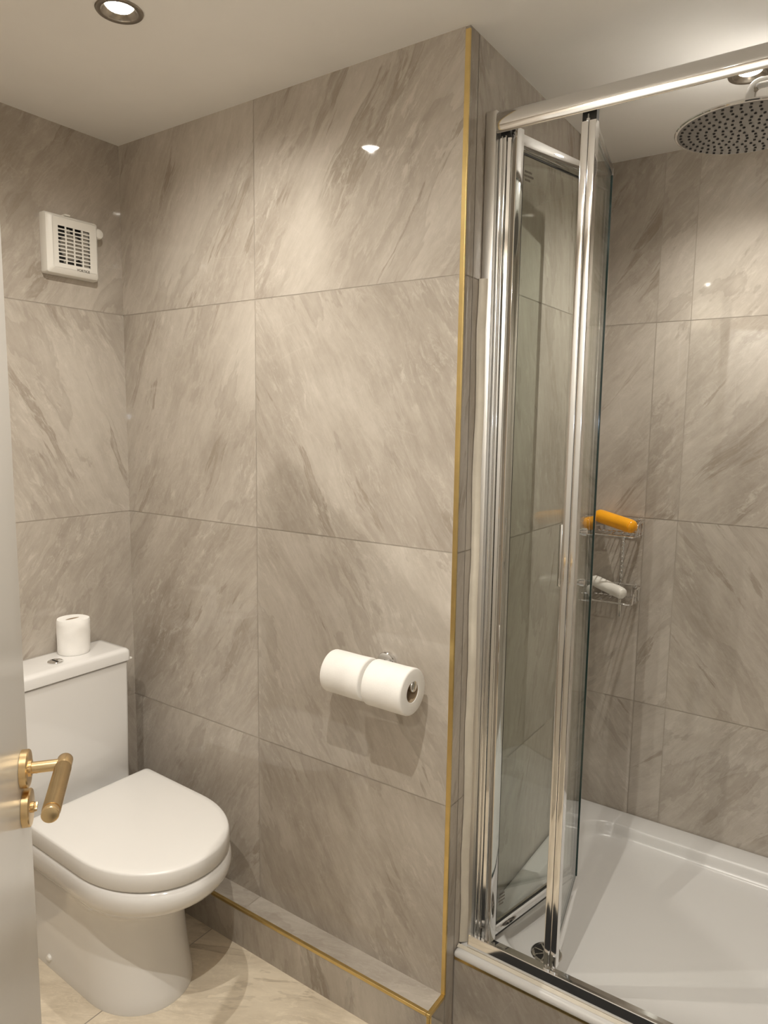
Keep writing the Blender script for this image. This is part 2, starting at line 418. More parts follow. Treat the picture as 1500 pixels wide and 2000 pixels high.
# ------------------------------------------------------------------ recessed ceiling lamps
def downlight(x, y, label, power=1.0, beam=164):
    t = thing('ceiling_light', label, 'ceiling light', (x, y, H), 'recessed downlights')
    bm = bmesh.new()
    n = 56
    prof = [(0.0362, 0.0006), (0.0455, 0.0003), (0.0462, -0.0010), (0.0445, -0.0027), (0.0395, -0.0032), (0.0352, -0.0024), (0.0340, 0.000), (0.0290, 0.004), (0.0250, 0.008)]
    loft(bm, [[(x+r*math.cos(2*PI*i/n), y+r*math.sin(2*PI*i/n), H+z) for i in range(n)] for r, z in prof], False, False)
    part(bm, 'trim_ring', M['dark_ring'], t)
    bm = bmesh.new()
    prof = [(0.0248, 0.012), (0.0244, 0.0062), (0.021, 0.0046), (0.012, 0.0036), (0.003, 0.0034)]
    loft(bm, [[(x+r*math.cos(2*PI*i/n), y+r*math.sin(2*PI*i/n), H+z) for i in range(n)] for r, z in prof], True, True)
    part(bm, 'lamp_lens', M['bulb'], t)
    d = bpy.data.lights.new('lamp_light', 'SPOT'); d.shadow_soft_size = 0.005; d.spot_size = math.radians(beam); d.spot_blend = 1.0; d.energy = LAMP_W*power; d.color = LAMP_COL
    o = bpy.data.objects.new('lamp_light', d); COL.objects.link(o); o.parent = t; o.location = (0, 0, 0.001)
downlight(*LAMPS[0], 'round recessed ceiling downlight above the toilet, in nickel ring', 0.90, 160)
downlight(*LAMPS[1], 'round recessed downlight in the ceiling over the shower', 0.98, 132)
downlight(*LAMPS[2], 'recessed downlight out of frame, in the ceiling nearest the camera', 1.6)
downlight(*LAMPS[3], 'recessed downlight out of frame, in the ceiling behind the open door', 1.6)
downlight(*LAMPS[4], 'added fill downlight out of frame, in the hallway ceiling beyond the doorway', 2.0)  # made-up hallway lamp, sends fill light in through the doorway

# ------------------------------------------------------------------ toilet
CY = -0.2905
def dloop(xb, xf, hw, z, a=None, n=64, ex=2.08, cr=0.0):
    """D outline seen from above: straight back at xb, rounded front at xf"""
    a = a or hw*1.28
    xs = xf - a; pts = []
    m = n//2
    for i in range(m+1):                       # front arc from right (+y) to left
        th = PI/2 - PI*i/m
        c, s = math.cos(th), math.sin(th)
        pts.append((xs + a*abs(c)**(2/ex), CY + hw*math.copysign(abs(s)**(2/ex), s), z))
    k = 8
    for i in range(1, k+1): pts.append((xs + (xb+cr-xs)*i/k, CY-hw, z))
    if cr:
        for i in range(1, 5):
            th = PI/2*i/4; pts.append((xb+cr-cr*math.sin(th), CY-hw+cr-cr*math.cos(th), z))
    for i in range(1, 6): pts.append((xb, CY-(hw-cr)+2*(hw-cr)*i/6, z))
    if cr:
        for i in range(0, 4):
            th = PI/2*i/4; pts.append((xb+cr-cr*math.cos(th), CY+hw-cr+cr*math.sin(th), z))
    for i in range(0, k): pts.append((xb+cr + (xs-xb-cr)*i/k, CY+hw, z))
    tw = math.radians(-1.6); ct, sn = math.cos(tw), math.sin(tw)
    return [(0.02+(x-0.02)*ct-(y-CY)*sn, CY+(x-0.02)*sn+(y-CY)*ct, zz) for x, y, zz in pts]
toilet = thing('toilet', 'white close-coupled toilet with closed lid against the left wall', 'toilet', (0.30, CY, 0))
bm = bmesh.new()
prof = [(0.0, .555, .134), (.006, .556, .135), (.03, .551, .133), (.10, .538, .130), (.17, .530, .128), (.225, .530, .129), (.25, .537, .131), (.27, .552, .136),
        (.288, .586, .147), (.305, .622, .160), (.322, .654, .173), (.34, .678, .182), (.358, .691, .187), (.376, .694, .188), (.390, .691, .187), (.399, .684, .182), (.402, .672, .174)]
loft(bm, [dloop(0.018, xf, hw, z) for z, xf, hw in prof])
part(bm, 'pan', M['ceramic'], toilet, 60)
bm = bmesh.new()
prof = [(.4030, .676, .180), (.4045, .684, .1850), (.4080, .687, .1865), (.430, .688, .1868), (.4455, .687, .1858), (.4490, .685, .1842), (.4510, .681, .1810), (.4522, .666, .169), (.4530, .61, .13), (.4533, .50, .06)]
loft(bm, [dloop(0.196+(0.186-hw)*0.8, xf, hw, z, cr=0.012) for z, xf, hw in prof])
part(bm, 'lid', M['seat'], toilet, 40)
for s in (-1, 1):
    bm = bmesh.new(); box(bm, 0.172, 0.197, CY+s*0.075-0.028, CY+s*0.075+0.028, 0.4025, 0.430, 0.006); part(bm, 'hinge', M['seat'], toilet)
CX1 = 0.148
bm = bmesh.new()
def rr(x0, x1, y0, y1, z, r, k=6):
    out = []
    for cx, cyy, a0 in ((x1-r, y1-r, 0), (x0+r, y1-r, PI/2), (x0+r, y0+r, PI), (x1-r, y0+r, 1.5*PI)):
        for i in range(k+1):
            a = a0 + PI/2*i/k; out.append((cx+r*math.cos(a), cyy+r*math.sin(a), z))
    return out
yl, yr = -0.463, -0.124
loft(bm, [rr(.006, CX1-.008, yl+.008, yr-.008, .4025, .012), rr(.006, CX1-.004, yl+.004, yr-.004, .409, .012), rr(.006, CX1-.002, yl+.002, yr-.002, .60, .012), rr(.006, CX1, yl, yr, .772, .012), rr(.008, CX1-.004, yl+.004, yr-.004, .7745, .010)])
part(bm, 'cistern', M['ceramic'], toilet, 40)
bm = bmesh.new()
loft(bm, [rr(.006, CX1+.002, yl-.002, yr+.002, .7765, .012), rr(.003, CX1+.006, yl-.006, yr+.006, .779, .014), rr(.003, CX1+.006, yl-.006, yr+.006, .803, .014), rr(.004, CX1+.004, yl-.004, yr+.004, .8085, .014), rr(.008, CX1-.001, yl+.001, yr-.001, .8125, .012), rr(.020, CX1-.014, yl+.014, yr-.014, .8140, .010)])
lid = part(bm, 'cistern_lid', M['ceramic'], toilet, 40)
LT = 0.814
bm = bmesh.new(); lathe(bm, (0.098, -0.322, LT-0.001), (0, 0, 1), [(0, .021), (.004, .021), (.0055, .0195), (.0058, .0175), (.0046, .017), (.0046, .0005)], 40)
btn = part(bm, 'flush_button', M['chrome'], toilet, 30, 'chrome push button')
bm = bmesh.new(); box(bm, 0.082, 0.114, -0.3228, -0.3212, LT+0.0036, LT+0.0050); part(bm, 'button_split', M['hole'], btn)
bm = bmesh.new(); box(bm, CX1-0.012, CX1-0.002, yr+0.0055, yr+0.014, .7765, .782, 0.0015); part(bm, 'lid_clip', M['plastic'], toilet)
bm = bmesh.new(); lathe(bm, (0.188, CY-0.1335, 0.030), (0, -1, 0), [(-.003, .0105), (.005, .0105), (.010, .008), (.012, .003)], 20); part(bm, 'bolt_cap', M['plastic'], toilet)

# ------------------------------------------------------------------ toilet rolls
def roll_mesh(bm, p, d, ln, r, rc, n=56, wav=0.0004):
    d, u, v = frame_of(d); p = Vector(p)
    def ring(h, rad, wob):
        return [p + d*h + (u*math.cos(2*PI*i/n)+v*math.sin(2*PI*i/n))*(rad + wob*math.sin(3*2*PI*i/n+h*60)) for i in range(n)]
    pr = [(.002, rc), (.0006, rc+.001), (0, r-.004), (.0012, r-.0012), (.004, r)] + [(.004+(ln-.008)*k/8, r) for k in range(1, 8)] + [(ln-.004, r), (ln-.0012, r-.0012), (ln, r-.004), (ln-.0006, rc+.001), (ln-.002, rc)]
    loops = [ring(h, rad, wav if rad > rc+.002 else 0) for h, rad in pr]
    loft(bm, loops, False, False)
def toilet_roll(p, d, ln, r, rc, label, group=None):
    t = thing('toilet_roll', label, 'toilet roll', p, group)
    bm = bmesh.new(); roll_mesh(bm, p, d, ln, r, rc); body = part(bm, 'paper', M['paper'], t, 50)
    bm = bmesh.new(); dd = Vector(d)
    lathe(bm, Vector(p)+dd*0.0022, d, [(0, rc-.0013), (0, rc+.0002), (ln-.0044, rc+.0002), (ln-.0044, rc-.0013), (0, rc-.0013)], 40, False, False)
    part(bm, 'core', M['card'], t, 40, 'cardboard tube')
    return t
# the one standing on the cistern, a loose end hanging in a soft curl
pr = (0.056, -0.2415, LT+0.0008)
t = thing('toilet_roll', 'single toilet roll standing upright on the cistern lid', 'toilet roll', pr, 'toilet rolls')
bm = bmesh.new()
n = 64; rows = []
def rad(a, h):
    sag = 0.0022*max(0, math.cos(a-0.0))**2 * math.exp(-((h-0.062-0.018*math.cos(2*a))/0.012)**2)
    flare = 0.0045*max(0, math.cos(a-0.75))**6 * (0.4+0.6*max(0, (h-0.02)/0.08))
    return 0.0435 + sag + flare + 0.0003*math.sin(5*a+h*90)
loops = [[(pr[0]+rc_*0.6*math.cos(2*PI*i/n)*0.6, pr[1]+rc_*math.sin(2*PI*i/n), pr[2]+h) for i in range(n)] for rc_, h in ((.021, .002), (.0215, .0005))]
for k in range(0, 15):
    h = 0.1*k/14
    loops.append([(pr[0]+(rad(2*PI*i/n, h)-(.002 if k in (0, 14) else 0))*math.cos(2*PI*i/n), pr[1]+(rad(2*PI*i/n, h)-(.002 if k in (0, 14) else 0))*math.sin(2*PI*i/n), pr[2]+h) for i in range(n)])
loops += [[(pr[0]+rc_*0.36*math.cos(2*PI*i/n), pr[1]+rc_*math.sin(2*PI*i/n), pr[2]+h) for i in range(n)] for rc_, h in ((.0215, .0995), (.021, .098))]
loft(bm, loops, False, False)
part(bm, 'paper', M['paper'], t, 50)
bm = bmesh.new()
loft(bm, [[(pr[0]+rc_*0.36*math.cos(2*PI*i/n), pr[1]+rc_*math.sin(2*PI*i/n), pr[2]+h) for i in range(n)] for rc_, h in ((.0212, .001), (.0212, .0985), (.0195, .0985), (.0195, .002))], False, True)
part(bm, 'core', M['card'], t, 40, 'flattened cardboard tube')
# the two on the wall holder
RYy, RZ = -0.090, 0.8975
toilet_roll((0.897, RYy, RZ), (1, 0, 0), 0.1105, 0.0505, 0.0205, 'left one of the two white toilet rolls on the wall holder', 'toilet rolls')
toilet_roll((1.0195, RYy-0.002, RZ-0.001), (1, 0, 0), 0.1065, 0.0530, 0.0235, 'right one of the two white toilet rolls, its open end showing', 'toilet rolls')
BZ = RZ + 0.0125
t = thing('toilet_roll_holder', 'chrome double toilet roll holder on the tiled back wall', 'toilet roll holder', (1.0, 0, BZ))
bm = bmesh.new(); lathe(bm, (0.995, -0.0005, BZ+0.004), (0, -1, 0), [(0, .0255), (.008, .0255), (.0105, .0235), (.0115, .020), (.012, .009), (.02, .0085)], 44); part(bm, 'wall_rose', M['chrome'], t, 30)
bm = bmesh.new(); tube(bm, fillet([(0.995, -0.012, BZ+0.004), (0.995, -0.045, BZ+0.004), (1.011, RYy, BZ)], 0.02), 0.0075, 16); part(bm, 'post', M['chrome'], t)
bm = bmesh.new(); cyl(bm, (0.885, RYy, BZ), (1.120, RYy, BZ), 0.0062, 18); part(bm, 'bar', M['chrome'], t)
for x0_, x1_ in ((0.879, 0.887), (1.116, 1.1275)):
    bm = bmesh.new(); cyl(bm, (x0_, RYy+0.001, BZ-0.001), (x1_, RYy+0.001, BZ-0.001), 0.0128 if x0_ > 1 else 0.011, 28, bev=0.002); part(bm, 'end_cap', M['chrome'], t)

# ------------------------------------------------------------------ extractor fan
FYc, FZc = -0.174, 1.963
fan = thing('extractor_fan', 'square white extractor fan with slotted grille on the left wall', 'extractor fan', (0, FYc, FZc))
y0_, y1_, z0_, z1_ = -0.2555, -0.0950, 1.8815, 2.0440
gy0, gy1, gz0, gz1 = -0.222, -0.1265, 1.912, 2.0115
def rry(x, y0, y1, z0, z1, r, k=5):
    return [(x, b, c) for b, c, _ in rr(y0, y1, z0, z1, 0, r, k)]
bm = bmesh.new()
loft(bm, [rry(.0005, y0_, y1_, z0_, z1_, .006), rry(.018, y0_, y1_, z0_, z1_, .006), rry(.026, y0_+.003, y1_-.003, z0_+.003, z1_-.003, .006), rry(.031, y0_+.010, y1_-.006, z0_+.010, z1_-.006, .006), rry(.0335, y0_+.018, y1_-.010, z0_+.018, z1_-.010, .006)], True, False)
# front plate as a frame around a 4 x 10 grid of slots
def frame_grid(bm, x, xb, Y0, Y1, Z0, Z1, ny, nz, by, bz):
    ys = [Y0]; zs = [Z0]
    cw = (gy1-gy0-(ny-1)*by)/ny; chh = (gz1-gz0-(nz-1)*bz)/nz
    for i in range(ny): ys += [gy0+i*(cw+by), gy0+i*(cw+by)+cw]
    for j in range(nz): zs += [gz0+j*(chh+bz), gz0+j*(chh+bz)+chh]
    ys.append(Y1); zs.append(Z1)
    V = {}
    def vv(i, j, xx):
        k = (i, j, xx)
        if k not in V: V[k] = bm.verts.new((xx, ys[i], zs[j]))
        return V[k]
    for i in range(len(ys)-1):
        for j in range(len(zs)-1):
            hole = (i % 2 == 1) and (j % 2 == 1)
            if not hole: bm.faces.new((vv(i, j, x), vv(i+1, j, x), vv(i+1, j+1, x), vv(i, j+1, x)))
            else:
                c = [(i, j), (i+1, j), (i+1, j+1), (i, j+1)]
                for a in range(4):
                    b = (a+1) % 4
                    bm.faces.new((vv(*c[a], x), vv(*c[b], x), vv(*c[b], xb), vv(*c[a], xb)))
frame_grid(bm, 0.0335, 0.0305, y0_+.0185, y1_-.0105, z0_+.0185, z1_-.0105, 4, 10, 0.0038, 0.0031)
part(bm, 'housing', M['plastic'], fan, 30)
bm = bmesh.new(); box(bm, 0.0180, 0.0190, gy0-0.004, gy1+0.004, gz0-0.004, gz1+0.004); part(bm, 'cavity', M['hole'], fan, 0)
bm = bmesh.new(); lathe(bm, (0.0195, -0.1775, 1.9600), (1, 0, 0), [(0, .035), (.004, .035), (.006, .033), (.0075, .022), (.0075, .001)], 40); part(bm, 'motor_hub', M['grey_plastic'], fan, 30)
for k in range(5):
    a = 2*PI*k/5+0.5
    bm = bmesh.new(); obox(bm, (0.0225, -0.1775+0.040*math.cos(a), 1.960+0.040*math.sin(a)), (1, 0, 0), (0, math.cos(a), math.sin(a)), (0, -math.sin(a), math.cos(a)), 0.0010, 0.010, 0.0045); part(bm, 'blade', M['grey_plastic'], fan)
bm = bmesh.new(); box(bm, 0.0195, 0.028, -0.1475, -0.127, gz0, gz1, 0.001); part(bm, 'terminal_box', M['grey_plastic'], fan)
bm = bmesh.new(); box(bm, .006, .028, -0.196, -0.180, z1_-0.001, z1_+0.0035, 0.0015); part(bm, 'cover_catch', M['plastic'], fan)
bm = bmesh.new(); lathe(bm, (0.004, y1_+0.001, 2.015), (1, 0, 0), [(0, .0145), (.024, .0145), (.028, .012), (.029, .004)], 36); part(bm, 'indicator_boss', M['plastic'], fan, 30)
fc = bpy.data.curves.new('maker_name', 'FONT'); fc.body = 'VORTICE'; fc.size = 0.0092; fc.align_x = 'CENTER'; fc.extrude = 0.0001; fc.space_character = 1.05; fc.offset = 0.0003
fo = bpy.data.objects.new('tmp_text', fc); COL.objects.link(fo)
bpy.context.view_layer.update()
tm = bpy.data.meshes.new_from_object(fo.evaluated_get(bpy.context.evaluated_depsgraph_get()))
bpy.data.objects.remove(fo)
bm = bmesh.new(); bm.from_mesh(tm)
bmesh.ops.transform(bm, verts=bm.verts, matrix=Matrix(((0, 0, 1, 0.0337), (1, 0, 0, -0.150), (0, 1, 0, 1.8985), (0, 0, 0, 1))))
part(bm, 'lettering', M['ink'], fan, 0)

# ------------------------------------------------------------------ door leaf with brass handle
dd = Vector((-0.791, 0.611, 0)).normalized(); nn = Vector((0.611, 0.791, 0)).normalized()
E0 = Vector((0.9405, -0.8515, 0))                    # leading edge on the visible face
DW = 0.838
HN = E0 - dd*DW
door = bpy.data.objects.new('door_1', None)
bm = bmesh.new()
c = E0 - dd*(DW/2) - nn*0.020; c.z = 1.010
obox(bm, c, dd, nn, (0, 0, 1), DW/2, 0.020, 1.000, 0.0015)
door = finish(bm, 'door_1', M['door'], None, 30); door['kind'] = 'structure'
def dpt(back, out, z):
    p = E0 - dd*back + nn*out; p.z = z; return p
HZ = 1.000
BS = 0.050
bm = bmesh.new(); lathe(bm, dpt(BS, 0.0003, HZ), nn, [(0, .0262), (.0085, .0262), (.0100, .0250), (.0104, .022), (.0104, .0115), (.0130, .0115), (.0135, .0095)], 48)
hand = part(bm, 'door_handle', M['brass'], door, 30, 'brushed brass knurled lever handle on a round rose')
SO = 0.0545
bm = bmesh.new(); cyl(bm, dpt(BS, 0.012, HZ), dpt(BS, SO, HZ), 0.0080, 28); part(bm, 'neck', M['brass'], hand, 30)
bm = bmesh.new(); lathe(bm, dpt(BS, 0.019, HZ-0.0079)+nn*0, (0, 0, -1), [(0, .0019), (0.0004, .0019)], 14); part(bm, 'grub_screw', M['hole'], hand)
bm = bmesh.new(); cyl(bm, dpt(BS-0.014, SO, HZ), dpt(BS+0.012, SO, HZ), 0.0106, 32, bev=0.0015); cyl(bm, dpt(BS+0.127, SO, HZ), dpt(BS+0.138, SO, HZ), 0.0106, 32, bev=0.0012); cyl(bm, dpt(BS+0.010, SO, HZ), dpt(BS+0.129, SO, HZ), 0.0098, 24); part(bm, 'lever', M['brass'], hand, 30)
bm = bmesh.new()
a0 = dpt(BS+0.012, SO, HZ); ax = -dd; ex1 = nn; ex2 = Vector((0, 0, 1)); n = 72; m = 104; ln = 0.115
loft(bm, [[a0 + ax*(ln*k/m) + (ex1*math.cos(2*PI*i/n)+ex2*math.sin(2*PI*i/n))*(0.0110 + 0.00028*(1 if (i+k) % 2 else -1)) for i in range(n)] for k in range(m+1)])
part(bm, 'knurled_grip', M['brass'], hand, 15)
PZ = HZ-0.0580
bm = bmesh.new(); lathe(bm, dpt(BS, 0.0003, PZ), nn, [(0, .0262), (.0085, .0262), (.0100, .0250), (.0104, .022), (.0104, .0005)], 48)
priv = part(bm, 'privacy_turn', M['brass'], door, 30, 'brushed brass round privacy turn below the handle')
bm = bmesh.new(); lathe(bm, dpt(BS, 0.0106, PZ), nn, [(0, .0075), (.003, .0075), (.004, .006)], 30); obox(bm, dpt(BS, 0.0155, PZ), (dd+Vector((0, 0, 0.5))).normalized(), nn, (dd.cross(nn)).normalized(), 0.0062, 0.0024, 0.0020, 0.001); part(bm, 'turn', M['brass'], priv, 30)

# ------------------------------------------------------------------ shower tray
def rrect(x0, x1, y0, y1, z, rs, k=10):
    """corner radii: front-left, front-right, back-right, back-left"""
    out = []
    for (cx, cyy, a0, r) in ((x0+rs[0], y0+rs[0], PI, rs[0]), (x1-rs[1], y0+rs[1], 1.5*PI, rs[1]), (x1-rs[2], y1-rs[2], 0, rs[2]), (x0+rs[3], y1-rs[3], PI/2, rs[3])):
        for i in range(k+1):
            a = a0+PI/2*i/k; out.append((cx+r*math.cos(a), cyy+r*math.sin(a), z))
    return out
tray = thing('shower_tray', 'white rectangular shower tray on a tiled riser', 'shower tray', (1.6, 0.45, 0.19))
tx0, tx1, ty0, ty1 = L+0.0015, AX-0.0015, RY-0.008, D-0.0015
bm = bmesh.new()
def tl(i, z, r): return rrect(tx0+i, tx1-i, ty0+i, ty1-i, z, (r,)*4)
def bl(a, z, r): return rrect(tx0+.050+a, tx1-.050-a, ty0+.082+a, ty1-.088-a, z, (r,)*4)
loft(bm, [tl(.012, .150, .006), tl(.012, .199, .006), tl(.001, .1995, .006), tl(0, .203, .006), tl(.001, .210, .006), tl(.005, .2145, .006), tl(.012, TZ, .008),
          bl(0, TZ, .10), bl(.0025, .2148, .10), bl(.005, .212, .10), bl(.009, .202, .10), bl(.013, .190, .10), bl(.018, .181, .10), bl(.026, .1755, .10), bl(.050, .1725, .09), bl(.12, .1705, .06), bl(.25, .169, .04)])
part(bm, 'basin', M['tray'], tray, 50)
dx, dy = 1.347, 0.208
bm = bmesh.new(); lathe(bm, (dx, dy, 0.1710), (0, 0, 1), [(0, .0385), (.0035, .0385), (.0050, .036), (.0050, .031), (.0012, .030), (.0012, .001)], 48)
dr = part(bm, 'drain', M['chrome'], tray, 30, 'round chrome waste grid')
bm = bmesh.new(); lathe(bm, (dx, dy, 0.1723), (0, 0, 1), [(0, .0295), (.0004, .0295)], 40); part(bm, 'drain_hole', M['hole'], dr, 0)
bm = bmesh.new()
for k in range(4):
    a = PI*k/4; obox(bm, (dx, dy, 0.1745), (math.cos(a), math.sin(a), 0), (-math.sin(a), math.cos(a), 0), (0, 0, 1), 0.030, 0.0017, 0.0010)
lathe(bm, (dx, dy, 0.1740), (0, 0, 1), [(0, .009), (.0022, .0085)], 24)
part(bm, 'drain_grid', M['chrome'], dr)

# ------------------------------------------------------------------ shower enclosure (bifold door, folded open)
enc = thing('shower_enclosure', 'chrome framed shower enclosure with bifold glass door folded open', 'shower door', (1.6, 0.095, TZ))
z_t, z_b = 2.146, TZ+0.0006
bm = bmesh.new()
box(bm, L+0.0015, L+0.0265, 0.0770, 0.1150, z_b, 2.149, 0.0015)
part(bm, 'wall_jamb', M['jamb'], enc, 30)
bm = bmesh.new()
# pivot post: fluted profile between the jamb and the first leaf
prof = [(L+.0270, .1120), (L+.0270, .0930)]
for (cx, cyy, r) in ((L+.0315, .0925, .0042), (L+.0405, .0925, .0042)):
    for i in range(9):
        a = PI + PI*i/8; prof.append((cx+r*math.cos(a), cyy+r*0.6*math.sin(a)))
prof += [(L+.0460, .0950), (L+.0530, .0965), (L+.0530, .1120)]
loft(bm, [[(x, y, z) for x, y in prof] for z in (z_b+0.012, 2.094)])
part(bm, 'pivot_post', M['chrome'], enc, 30)
bm = bmesh.new(); box(bm, L+0.0285, L+0.0495, 0.0965, 0.1100, 2.0945, 2.126); part(bm, 'dark_gap', M['black'], enc)  # black block puts the shade of the gap below the rail into colour
bm = bmesh.new()
for i in range(2):
    xx = L+0.0335+0.009*i; lathe(bm, (xx, 0.0945, 2.0945), (0, 0, 1), [(0, .0022), (.004, .0022), (.005, .001)], 12)
part(bm, 'pivot_pin', M['chrome'], enc)
# top rail: gently convex front
bm = bmesh.new()
prof = [(.0940, 2.1110), (.0795, 2.1010), (.0770, 2.1025)] + [(.0770-0.0042*math.sin(PI*i/10), 2.1025+0.037*i/10) for i in range(1, 10)] + [(.0772, 2.1400), (.0800, 2.1440), (.0850, z_t), (.0920, z_t), (.0940, 2.1430)]
extrude_profile_x(bm, prof, L+.0275, AX-.002)
part(bm, 'top_rail', M['chrome'], enc, 50)
bm = bmesh.new()
prof = [(.1150, z_b), (.0575, z_b), (.0573, z_b+.003), (.0602, z_b+.0335), (.0615, z_b+.0350), (.0690, z_b+.0350), (.0705, z_b+.0335), (.0715, z_b+.0100), (.1130, z_b+.0080)]
extrude_profile_x(bm, prof, L+.0272, AX-.002)
part(bm, 'bottom_track', M['chrome'], enc, 30)
bm = bmesh.new(); extrude_profile_x(bm, [(.0490, z_b), (.0530, z_b+.0026), (.0570, z_b+.0045), (.0570, z_b)], L+.004, AX-.004); part(bm, 'track_sealant', M['sealant'], enc)
# sealant bead down the jamb, uneven
bm = bmesh.new()
rng = random.Random(3); loops = []
for k in range(60):
    z = z_b+0.002 + (1.80-z_b)*k/59; wv = rng.uniform(-.0006, .0006) + 0.0012*math.sin(k*0.55)
    loops.append([(L+.0014, .0768, z), (L+.0014, .0650+wv*2, z), (L+.0050, .0655+wv, z), (L+.0120+wv*.6, .0705, z), (L+.0165+wv*.8, .0752, z), (L+.0170+wv*.8, .0768, z)])
loft(bm, loops)
part(bm, 'jamb_sealant', M['sealant'], enc, 60)

def leaf(p0, p1, w0, w1, z0, z1, top=True):
    """glass slab from plan point p0 to p1 between distances w0 and w1"""
    p0, p1 = Vector((*p0, 0)), Vector((*p1, 0)); d = (p1-p0).normalized(); nrm = Vector((d.y, -d.x, 0))
    return p0, d, nrm
def slab(bm, p0, d, nrm, a, b, t0, t1, z0, z1, bev=0.0, mi=0):
    c = p0 + d*((a+b)/2) + nrm*((t0+t1)/2); c.z = (z0+z1)/2
    obox(bm, c, d, nrm, (0, 0, 1), abs(b-a)/2, abs(t1-t0)/2, (z1-z0)/2, bev, mi)
def glass(p0, d, nrm, a, b, z0, z1, name='glass_panel'):
    bm = bmesh.new(); slab(bm, p0, d, nrm, a, b, -.0025, .0025, z0, z1)
    bm.normal_update()
    for f in bm.faces:
        if abs(f.normal.dot(nrm)) < 0.5: f.material_index = 1
    return part(bm, name, [M['glass'], M['glass_edge']], enc, 0)
# leaf A: pivots at the jamb, runs into the shower
pA, dA, nA = leaf((1.2400, 0.0985), (1.3200, 0.4550), 0, 0, 0, 0)
LA = (Vector((1.3200, 0.4550))-Vector((1.2400, 0.0985))).length
gA = glass(pA, dA, nA, 0.012, LA-0.008, 0.256, 2.068)
bm = bmesh.new(); slab(bm, pA, dA, nA, -0.008, 0.016, -.0075, .0075, 0.229, 2.110, 0.0012); part(bm, 'stile', M['chrome'], gA, 30)
bm = bmesh.new(); slab(bm, pA, dA, nA, 0.0165, LA-0.002, -.0065, .0065, 2.065, 2.101, 0.0010); part(bm, 'rail', M['chrome'], gA, 30)
bm = bmesh.new(); slab(bm, pA, dA, nA, 0.0165, LA-0.002, -.0065, .0065, 0.239, 0.265, 0.0010); part(bm, 'rail', M['chrome'], gA, 30)
bm = bmesh.new(); slab(bm, pA, dA, nA, 0.0165, LA-0.002, -.0030, .0030, 0.2300, 0.2388); slab(bm, pA, dA, nA, 0.0168, LA-0.003, .0025, .0060, 2.0615, 2.0648); slab(bm, pA, dA, nA, 0.0168, LA-0.003, .0025, .0060, 0.2654, 0.2685); slab(bm, pA, dA, nA, 0.0163, 0.0190, .0026, .0062, 0.2654, 2.0648); part(bm, 'seal', M['black'], gA, 0)
bm = bmesh.new(); slab(bm, pA, dA, nA, LA-0.0075, LA+0.0005, -.0045, .0045, 0.239, 2.101, 0.001); part(bm, 'hinge_strip', M['chrome'], gA, 30)
# small etched safety stamps near the corners of the first pane
def stamp(zc, rows):
    bm = bmesh.new()
    for r, (a, b) in enumerate(rows):
        x = a; rg = random.Random(r+int(zc*100))
        while x < b:
            wd = rg.uniform(.0015, .004); slab(bm, pA, dA, nA, x, x+wd, .0026, .00275, zc-r*0.0085-0.0022, zc-r*0.0085+0.0022); x += wd+.0009
    part(bm, 'etched_stamp', M['etch'], gA, 0)
stamp(2.030, [(0.028, 0.052), (0.026, 0.058), (0.030, 0.048)])
stamp(0.335, [(0.034, 0.050), (0.030, 0.052), (0.030, 0.052), (0.032, 0.048)])
# leaf B: from the fold back out to the track
pB, dB, nB = leaf((1.3970, 0.1000), (1.3290, 0.4560), 0, 0, 0, 0)
LB = (Vector((1.3290, 0.4560))-Vector((1.3970, 0.1000))).length
gB = glass(pB, dB, nB, 0.012, LB-0.004, 0.250, 2.098)
bm = bmesh.new()
for k in (-1, 1):
    xx = 1.3970+k*0.0078
    prof = [(xx-.0074, .1120), (xx-.0074, .0965)] + [(xx+0.0074*math.copysign(abs(math.cos(PI+PI*i/10))**0.35, math.cos(PI+PI*i/10)), .0965-0.0034*abs(math.sin(PI+PI*i/10))**0.35) for i in range(1, 10)] + [(xx+.0074, .0965), (xx+.0074, .1120)]
    loft(bm, [[(x, y, z) for x, y in prof] for z in (z_b+0.022, 2.090)])
part(bm, 'stile', M['chrome'], gB, 30)
bm = bmesh.new(); box(bm, 1.3826, 1.4114, 0.0970, 0.1115, 2.0905, 2.126); box(bm, 1.3962, 1.3978, 0.0945, 0.0962, z_b+.022, 2.090); part(bm, 'dark_gap', M['black'], gB)  # black filling paints the shaded gaps above the stile and between its ribs
bm = bmesh.new(); lathe(bm, (1.3955, 0.0950, 2.0900), (0, 0, 1), [(0, .0042), (.004, .0042), (.0048, .002), (.013, .0018)], 16)
part(bm, 'roller', M['chrome'], gB)
for xx in (1.388, 1.405):
    bm = bmesh.new(); lathe(bm, (xx, 0.0965, z_b+.0175), (0, 0, 1), [(0, .0055), (.004, .0055)], 14); part(bm, 'roller', M['chrome'], gB)
bm = bmesh.new(); slab(bm, pB, dB, nB, 0.008, LB-0.002, -.0050, .0050, 2.0985, 2.1160, 0.0008); part(bm, 'rail', M['chrome_soft'], gB, 30)
bm = bmesh.new(); slab(bm, pB, dB, nB, 0.012, LB-0.002, -.0028, .0028, 0.2400, 0.2495); slab(bm, pB, dB, nB, LB-0.0035, LB-0.0005, -.0050, .0050, 0.2400, 2.0980); part(bm, 'seal', M['glass_edge'], gB, 0)
bm = bmesh.new(); slab(bm, pB, dB, nB, LB+0.0005, LB+0.0065, -.0050, .0050, 0.2400, 2.1160, 0.001); part(bm, 'hinge_strip', M['chrome'], gB, 30)
